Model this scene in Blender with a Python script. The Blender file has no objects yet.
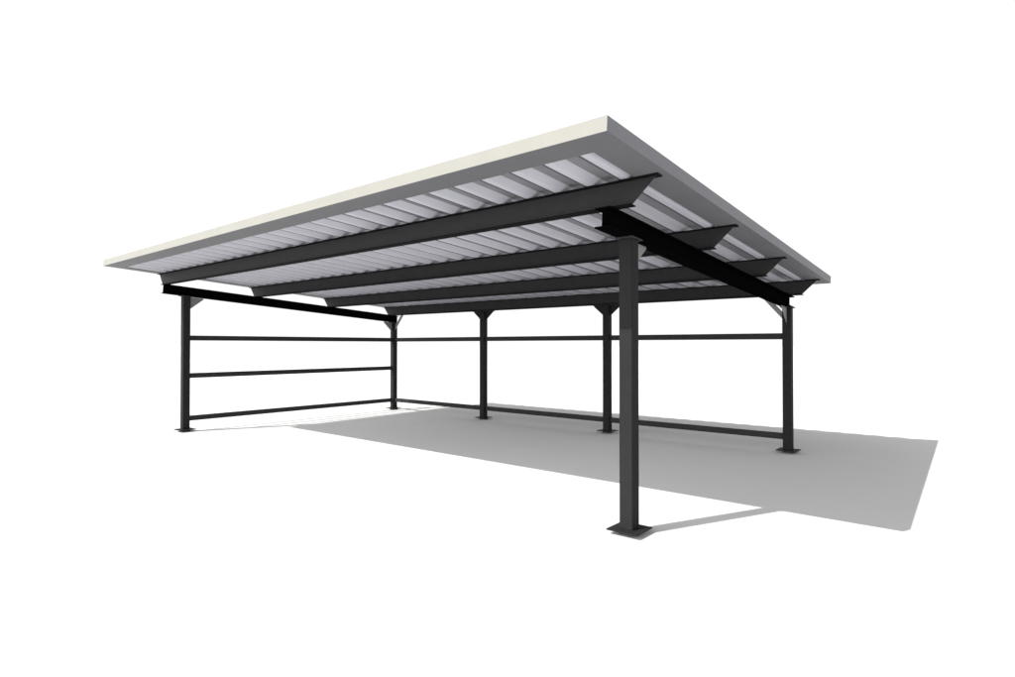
import bpy, math
from mathutils import Vector, Matrix

C = bpy.context.scene.collection

# ------------------------------------------------------------------ measures (metres)
CAM = (2.5774, -4.7831, 1.7); YAW = 0.6982; PITCH = 0.0112; LENS = 586.88 / 1015 * 36
A = 0.129                      # post section
D = 5.1928; L = 9.7246          # plan between post centres
X4 = -6.5128; X5 = -3.2661
T = 0.0702; ZR = 3.0705         # roof fall, underside height above y = 0
XR, XL, YF, YB = 0.5336, -10.1, -1.2931, 5.6022
FH = 0.1091                     # fascia height
HP, HB, BW = 0.2273, 0.1774, 0.155
Y0 = -0.47                      # front end of the side beams
ZP = 0.05                       # top of the base plates
BAND = 0.278                    # soffit return of the flashing
ang = math.atan(T); ca = math.cos(ang)
SL = Matrix.Translation((0, 0, ZR)) @ Matrix.Rotation(-ang, 4, 'X')   # slope frame
sy = lambda y: y / ca           # world y -> distance along the slope
hp, hb, fh = HP * ca, HB * ca, FH * ca

# ------------------------------------------------------------------ materials
def material(name, base, rough=0.6, spec=0.2, metal=0.0, var=0.06, bump=0.0, scale=9.0, bscale=160.0):
    m = bpy.data.materials.new(name); m.use_nodes = True
    nt = m.node_tree; b = nt.nodes['Principled BSDF']
    tc = nt.nodes.new('ShaderNodeTexCoord')
    n = nt.nodes.new('ShaderNodeTexNoise'); n.inputs['Scale'].default_value = scale
    n.inputs['Detail'].default_value = 5
    nt.links.new(tc.outputs['Object'], n.inputs['Vector'])
    r = nt.nodes.new('ShaderNodeMapRange')
    r.inputs['From Min'].default_value = 0.3; r.inputs['From Max'].default_value = 0.7
    r.inputs['To Min'].default_value = 1 - var; r.inputs['To Max'].default_value = 1 + var
    nt.links.new(n.outputs['Fac'], r.inputs['Value'])
    v = nt.nodes.new('ShaderNodeVectorMath'); v.operation = 'SCALE'
    v.inputs[0].default_value = base
    nt.links.new(r.outputs['Result'], v.inputs['Scale'])
    nt.links.new(v.outputs['Vector'], b.inputs['Base Color'])
    b.inputs['Roughness'].default_value = rough
    b.inputs['Specular IOR Level'].default_value = spec
    b.inputs['Metallic'].default_value = metal
    if bump:
        n2 = nt.nodes.new('ShaderNodeTexNoise'); n2.inputs['Scale'].default_value = bscale
        nt.links.new(tc.outputs['Object'], n2.inputs['Vector'])
        bp = nt.nodes.new('ShaderNodeBump'); bp.inputs['Strength'].default_value = bump
        bp.inputs['Distance'].default_value = 0.002
        nt.links.new(n2.outputs['Fac'], bp.inputs['Height'])
        nt.links.new(bp.outputs['Normal'], b.inputs['Normal'])
    return m

M_post = material('charcoal_paint', (0.0205, 0.0207, 0.0212), 0.6, 0.03, bump=0.15)
M_rail = material('charcoal_rail_paint', (0.0300, 0.0302, 0.0310), 0.6, 0.05, bump=0.15)
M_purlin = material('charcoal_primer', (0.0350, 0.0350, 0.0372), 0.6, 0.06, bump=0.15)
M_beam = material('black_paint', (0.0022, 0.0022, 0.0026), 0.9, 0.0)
M_flange = material('purlin_flange_shade', (0.007, 0.007, 0.0075), 0.8, 0.03)  # same steel as the purlin web; flange shade put into the colour
M_gusset = material('grey_plate', (0.19, 0.19, 0.20), 0.6, 0.2, bump=0.1)
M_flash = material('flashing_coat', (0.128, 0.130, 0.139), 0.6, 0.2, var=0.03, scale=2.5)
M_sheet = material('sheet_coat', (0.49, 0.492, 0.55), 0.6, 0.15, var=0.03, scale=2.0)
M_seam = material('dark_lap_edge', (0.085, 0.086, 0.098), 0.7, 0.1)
M_rib = material('sheet_rib_grey', (0.2, 0.2, 0.218), 0.6, 0.2, var=0.03)  # darker grey than the pans, on rib tops and right walls
M_brace = material('pale_grey_plate', (0.27, 0.27, 0.28), 0.6, 0.1)
M_bolt = material('zinc_bolt', (0.06, 0.06, 0.062), 0.6, 0.2)
M_ground = material('white_screed', (0.635, 0.635, 0.635), 0.95, 0.0, var=0.012, scale=1.3)

# ------------------------------------------------------------------ mesh helpers
class MB:
    def __init__(s): s.v = []; s.f = []; s.m = []
    def add(s, verts, faces, mi=0, mat=None):
        o = len(s.v)
        s.v += [tuple(mat @ Vector(p)) if mat else tuple(p) for p in verts]
        s.f += [tuple(i + o for i in f) for f in faces]; s.m += [mi] * len(faces)
    def box(s, x0, x1, y0, y1, z0, z1, mat=None, mi=0):
        v = [(x, y, z) for z in (z0, z1) for y in (y0, y1) for x in (x0, x1)]
        s.add(v, [(0, 2, 3, 1), (4, 5, 7, 6), (0, 1, 5, 4), (2, 6, 7, 3), (0, 4, 6, 2), (1, 3, 7, 5)], mi, mat)
    def prism(s, poly, axis, a0, a1, mat=None, mi=0):
        """poly: 2-D outline; axis 'x': (y,z), 'y': (x,z), 'z': (x,y)"""
        def P(p, t): return {'x': (t, p[0], p[1]), 'y': (p[0], t, p[1]), 'z': (p[0], p[1], t)}[axis]
        n = len(poly)
        s.add([P(p, a0) for p in poly] + [P(p, a1) for p in poly],
              [tuple(range(n))[::-1], tuple(range(n, 2 * n))] +
              [(i, (i + 1) % n, (i + 1) % n + n, i + n) for i in range(n)], mi, mat)
    def build(s, name, mats, parent=None, bevel=0.0, origin=(0, 0, 0)):
        me = bpy.data.meshes.new(name)
        ox, oy, oz = origin
        me.from_pydata([(x - ox, y - oy, z - oz) for x, y, z in s.v], [], s.f); me.update()
        mats = mats if isinstance(mats, (list, tuple)) else [mats]
        for m in mats: me.materials.append(m)
        for p, i in zip(me.polygons, s.m): p.material_index = i
        import bmesh
        bm = bmesh.new(); bm.from_mesh(me)
        bmesh.ops.recalc_face_normals(bm, faces=bm.faces)
        if bevel:
            bmesh.ops.bevel(bm, geom=list(bm.edges), offset=bevel, segments=2, affect='EDGES', clamp_overlap=True)
        bm.to_mesh(me); bm.free()
        o = bpy.data.objects.new(name, me); C.objects.link(o)
        o.location = origin
        if parent: o.parent = parent
        return o

def reparent(child, parent):
    """keep the child's world place under a parent whose origin is not at zero (translation only)"""
    off = Vector((0, 0, 0)); p = parent
    while p: off += p.location; p = p.parent
    child.parent = parent; child.location = Vector(child.location) - off

# ------------------------------------------------------------------ setting
g = MB(); R = 900
g.add([(-R, -R, 0), (R, -R, 0), (R, R, 0), (-R, R, 0)], [(0, 1, 2, 3)])
go = g.build('ground', M_ground); go['kind'] = 'structure'
go['label'] = 'plain white ground under the carport'

# ------------------------------------------------------------------ the carport
root = bpy.data.objects.new('carport', None); C.objects.link(root)
root.empty_display_size = 1
root['label'] = 'open charcoal steel carport with a gently sloping ribbed metal roof, standing on white ground'
root['category'] = 'carport'

# heights (world) of the underside of beams / purlins above a y
zbb = lambda y: ZR - T * y - HP - HB          # beam bottom
zbt = lambda y: ZR - T * y - HP               # beam top = purlin bottom

CAPT = 0.010
def post(px, py, top, gussets=(), cap=(0.09, 0.10), brace=0):
    h = A / 2
    mb = MB()
    zt = lambda y: top(y) - CAPT
    v = [(px + sx * h, py + s * h, ZP) for s in (-1, 1) for sx in (-1, 1)] + \
        [(px + sx * h, py + s * h, zt(py + s * h)) for s in (-1, 1) for sx in (-1, 1)]
    mb.add(v, [(0, 2, 3, 1), (4, 5, 7, 6), (0, 1, 5, 4), (2, 6, 7, 3), (0, 4, 6, 2), (1, 3, 7, 5)])
    o = mb.build('post', M_post, None, bevel=0.0035, origin=(px, py, 0)); reparent(o, root)
    b = MB(); p = 0.1516
    b.box(px - p, px + p, py - p, py + p, ZP - 0.012, ZP)
    q = b.build('base_plate', M_post, None, bevel=0.0015, origin=(px, py, 0)); reparent(q, o)
    b = MB(); k = 0.07
    b.box(px - k, px + k, py - k, py + k, -0.02, ZP - 0.0125)
    q = b.build('packer', M_bolt, None, origin=(px, py, 0)); reparent(q, o)
    c = MB(); cx, cy = cap
    v = [(px + sx * cx, py + s * cy, top(py + s * cy) - CAPT + dz) for dz in (0, CAPT - 0.0005) for s in (-1, 1) for sx in (-1, 1)]
    c.add(v, [(0, 2, 3, 1), (4, 5, 7, 6), (0, 1, 5, 4), (2, 6, 7, 3), (0, 4, 6, 2), (1, 3, 7, 5)])
    q = c.build('cap_plate', M_purlin, None, origin=(px, py, 0)); reparent(q, o)
    for d in gussets:
        k = MB(); G = 0.20; GY = 0.27; t = 0.005
        if d in ('+y', '-y'):
            s = 1 if d == '+y' else -1
            y0 = py + s * (h + 0.0005); y1 = y0 + s * GY
            poly = [(y0, zt(y0) - .0005), (y1, zt(y1) - .0005), (y1, zt(y1) - 0.02), (y0 + s * 0.01, zt(y0) - .24), (y0, zt(y0) - .24)]
            k.prism(poly, 'x', px - t, px + t); m = M_gusset
        else:
            s = 1 if d == '+x' else -1
            x0 = px + s * (h + 0.0005); x1 = x0 + s * (G + 0.03); z = zt(py) - .0005
            poly = [(x0, z), (x1, z), (x1, z - 0.012), (x0 + s * 0.008, z - G), (x0, z - G)]
            k.prism(poly, 'y', py - t, py + t); m = M_post
        q = k.build('gusset', m, None, origin=(px, py, 0)); reparent(q, o)
    if brace:
        # knee brace from the post up to the rear purlin, past the side beam
        k = MB(); s = brace; x0 = px + s * (h + .0005); zt_ = zbt(py) - 0.002; G = 0.36
        k.prism([(x0, zt_ - G - .01), (x0 + s * (G - .04), zt_), (x0 + s * (G - .14), zt_), (x0, zt_ - G + .10)], 'y', py - .006, py + .006)
        q = k.build('knee_brace', M_brace, None, origin=(px, py, 0)); reparent(q, o)
    return o

post(0, 0, zbb, ('+y',))
post(-L, 0, zbb, ('+y',))
post(0, D, zbb, ('-y',), brace=-1)
post(-L, D, zbb, ('-y',), brace=1)
post(X5, D, zbt, ('+x', '-x'), cap=(0.30, 0.06))
post(X4, D, zbt, ('+x', '-x'), cap=(0.30, 0.06))

# side beams: rolled I section lying along the fall
def ibeam(x, y0):
    mb = MB(); w = BW / 2; tf = 0.012; tw = 0.005; e = 0.0006
    z0, z1 = -hp - hb + e, -hp - e
    poly = [(x - w, z0), (x + w, z0), (x + w, z0 + tf), (x + tw, z0 + tf), (x + tw, z1 - tf), (x + w, z1 - tf), (x + w, z1), (x - w, z1), (x - w, z1 - tf), (x - tw, z1 - tf), (x - tw, z0 + tf), (x - w, z0 + tf)]
    mb.prism(poly, 'y', sy(y0), sy(D + 0.13), SL)
    o = mb.build('side_beam', M_beam, None, origin=(x, y0, 0)); reparent(o, root)
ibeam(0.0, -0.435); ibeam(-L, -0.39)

# purlins: I section with raked ends, four across the beams
XTR, XBR, XTL, XBL = 0.4681, 0.2341, -10.09, -9.90
for yp in (-0.3607, 1.4739, 3.3077, 5.1447):
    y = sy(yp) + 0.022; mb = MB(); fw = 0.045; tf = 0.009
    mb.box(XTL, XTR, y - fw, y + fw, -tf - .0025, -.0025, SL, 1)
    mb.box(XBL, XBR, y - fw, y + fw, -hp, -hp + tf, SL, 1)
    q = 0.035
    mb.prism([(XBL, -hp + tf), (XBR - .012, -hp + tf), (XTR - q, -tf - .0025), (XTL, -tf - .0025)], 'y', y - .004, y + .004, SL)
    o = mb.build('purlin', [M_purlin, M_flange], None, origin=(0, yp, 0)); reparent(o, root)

# rails between the posts
RZ = (0.2539, 1.0959, 1.8407); RH = 0.049; RT = 0.02
def rail(x0, x1, y0, y1, z):
    mb = MB(); mb.box(x0, x1, y0, y1, z - RH, z + RH)
    o = mb.build('rail', M_rail, None, bevel=0.003, origin=((x0 + x1) / 2, (y0 + y1) / 2, z)); reparent(o, root)
h = A / 2 + 0.0005
for z in RZ: rail(-L - RT, -L + RT, h, D - h, z)
for a_, b_ in ((-L, X4), (X4, X5), (X5, 0)):
    for z in (RZ[0], RZ[2]): rail(a_ + h, b_ - h, D - RT, D + RT, z)

# roof sheet: deep trapezoidal ribs running down the fall
PITCH_X = 0.3415; RIBH = 0.052; RUN = 0.06; RUNR = 0.02; OPEN = 0.250; LIP = 0.007; TH = 0.0016
xs = []            # underside profile from right to left
x_open = 0.108     # right edge of the first rib opening
first = x_open + PITCH_X
prof = []          # (x, z, material of the strip that follows)
x = first
while x > XL - 0.3:
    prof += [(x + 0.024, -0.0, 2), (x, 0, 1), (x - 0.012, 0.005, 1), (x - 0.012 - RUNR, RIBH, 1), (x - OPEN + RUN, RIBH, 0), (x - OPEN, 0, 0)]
    x -= PITCH_X
x0p, x1p = XR - 0.006, XL + 0.006
def clip(seg):
    (xa, za, ia), (xb, zb, ib) = seg
    if xb >= x0p or xa <= x1p: return None
    f = lambda q: za + (zb - za) * (q - xa) / (xb - xa)
    A_, B_ = min(xa, x0p), max(xb, x1p)
    return (A_, f(A_), B_, f(B_), ia)
mb = MB(); ya, yb = sy(YF) + 0.004, sy(YB); M4 = SL @ Matrix.Translation((0, 0, 0.004))
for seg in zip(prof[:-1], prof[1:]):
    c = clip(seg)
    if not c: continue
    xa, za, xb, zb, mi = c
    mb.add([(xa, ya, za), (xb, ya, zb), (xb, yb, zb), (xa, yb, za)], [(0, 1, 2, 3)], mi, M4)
    mb.add([(xa, ya, za + TH), (xb, ya, zb + TH), (xb, yb, zb + TH), (xa, yb, za + TH)], [(0, 1, 2, 3)], 0, M4)
    for yy in (ya, yb):
        mb.add([(xa, yy, za), (xb, yy, zb), (xb, yy, zb + TH), (xa, yy, za + TH)], [(0, 1, 2, 3)], 0, M4)
roof = mb.build('roof_sheet', [M_sheet, M_rib, M_seam], None, origin=(XR, YF, 0)); reparent(roof, root)

# flashing: soffit return, vertical face, top return; mitred at the front corners
M_verge = material('verge_coat_shaded', (0.163, 0.166, 0.182), 0.6, 0.2, var=0.03, scale=2.5)  # side faces of the same flashing, their shade put into the colour
M_fascia = material('fascia_coat_sunlit', (0.252, 0.247, 0.226), 0.6, 0.2, var=0.03, scale=2.5)  # brighter front copy of the flashing, sunlight put into the colour
def flashing(poly, facebox, topbox, face=2):
    mb = MB()
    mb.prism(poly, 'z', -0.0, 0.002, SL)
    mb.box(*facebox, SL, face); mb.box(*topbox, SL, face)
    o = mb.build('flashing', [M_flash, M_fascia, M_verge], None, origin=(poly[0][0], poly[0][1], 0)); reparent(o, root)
    return o
yf, yb = sy(YF), sy(YB); e = 0.0004; b = BAND
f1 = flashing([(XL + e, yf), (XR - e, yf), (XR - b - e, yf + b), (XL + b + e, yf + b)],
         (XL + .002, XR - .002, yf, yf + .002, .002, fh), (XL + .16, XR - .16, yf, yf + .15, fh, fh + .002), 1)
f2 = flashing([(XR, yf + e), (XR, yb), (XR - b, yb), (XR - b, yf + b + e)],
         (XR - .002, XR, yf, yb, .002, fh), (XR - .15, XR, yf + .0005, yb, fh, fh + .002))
f1['label'] = 'front fascia along the high edge, sunlit cream painted in'
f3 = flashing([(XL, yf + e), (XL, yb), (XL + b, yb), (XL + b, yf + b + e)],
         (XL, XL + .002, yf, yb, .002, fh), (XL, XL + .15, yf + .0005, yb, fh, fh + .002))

# ------------------------------------------------------------------ light
SKY, ZEN, FILL_GLOW, SUN = 0.62, 0.03, 2.0, 3.2
w = bpy.data.worlds.new('World'); bpy.context.scene.world = w; w.use_nodes = True
# white sky, dimmed overhead; low glow on the sun's side added as fill
nt = w.node_tree; bg = nt.nodes['Background']
def N(t, **k):
    n = nt.nodes.new(t)
    for a, b_ in k.items(): setattr(n, a, b_)
    return n
tc = N('ShaderNodeTexCoord'); sep = N('ShaderNodeSeparateXYZ')
nt.links.new(tc.outputs['Generated'], sep.inputs[0])
mr = N('ShaderNodeMapRange', interpolation_type='SMOOTHSTEP')
mr.inputs['From Min'].default_value = 0.56; mr.inputs['From Max'].default_value = 0.8
mr.inputs['To Min'].default_value = SKY; mr.inputs['To Max'].default_value = SKY * ZEN
nt.links.new(sep.outputs['Z'], mr.inputs['Value'])
dt = N('ShaderNodeVectorMath', operation='DOT_PRODUCT')
sd = Vector((-0.42, -0.85, 0.15)).normalized(); dt.inputs[1].default_value = sd
nt.links.new(tc.outputs['Generated'], dt.inputs[0])
mx = N('ShaderNodeMath', operation='MAXIMUM'); mx.inputs[1].default_value = 0
nt.links.new(dt.outputs['Value'], mx.inputs[0])
pw = N('ShaderNodeMath', operation='POWER'); pw.inputs[1].default_value = 3.0
nt.links.new(mx.outputs[0], pw.inputs[0])
ml = N('ShaderNodeMath', operation='MULTIPLY_ADD'); ml.inputs[1].default_value = FILL_GLOW
nt.links.new(pw.outputs[0], ml.inputs[0]); nt.links.new(mr.outputs['Result'], ml.inputs[2])
nt.links.new(ml.outputs[0], bg.inputs['Strength'])
bg.inputs['Color'].default_value = (1, 1, 1, 1)
sun = bpy.data.lights.new('sun', 'SUN'); sun.energy = SUN; sun.angle = math.radians(0.25)
sun.color = (1.0, 0.98, 0.935)
so = bpy.data.objects.new('sun', sun); C.objects.link(so)
so.rotation_euler = Vector((0.4282, 0.9297, -1)).to_track_quat('-Z', 'Y').to_euler()
so.location = (-4, -8, 9)

# ------------------------------------------------------------------ camera
cam = bpy.data.cameras.new('camera'); cam.lens = LENS; cam.sensor_width = 36; cam.clip_end = 3000
co = bpy.data.objects.new('camera', cam); C.objects.link(co)
co.location = CAM; co.rotation_euler = (math.pi / 2 + PITCH, 0, YAW)
sc = bpy.context.scene; sc.camera = co
vs = sc.view_settings; sc.display_settings.display_device = 'sRGB'
vs.view_transform = 'Standard'; vs.look = 'None'; vs.exposure = 0.75; vs.gamma = 1; vs.use_curve_mapping = False
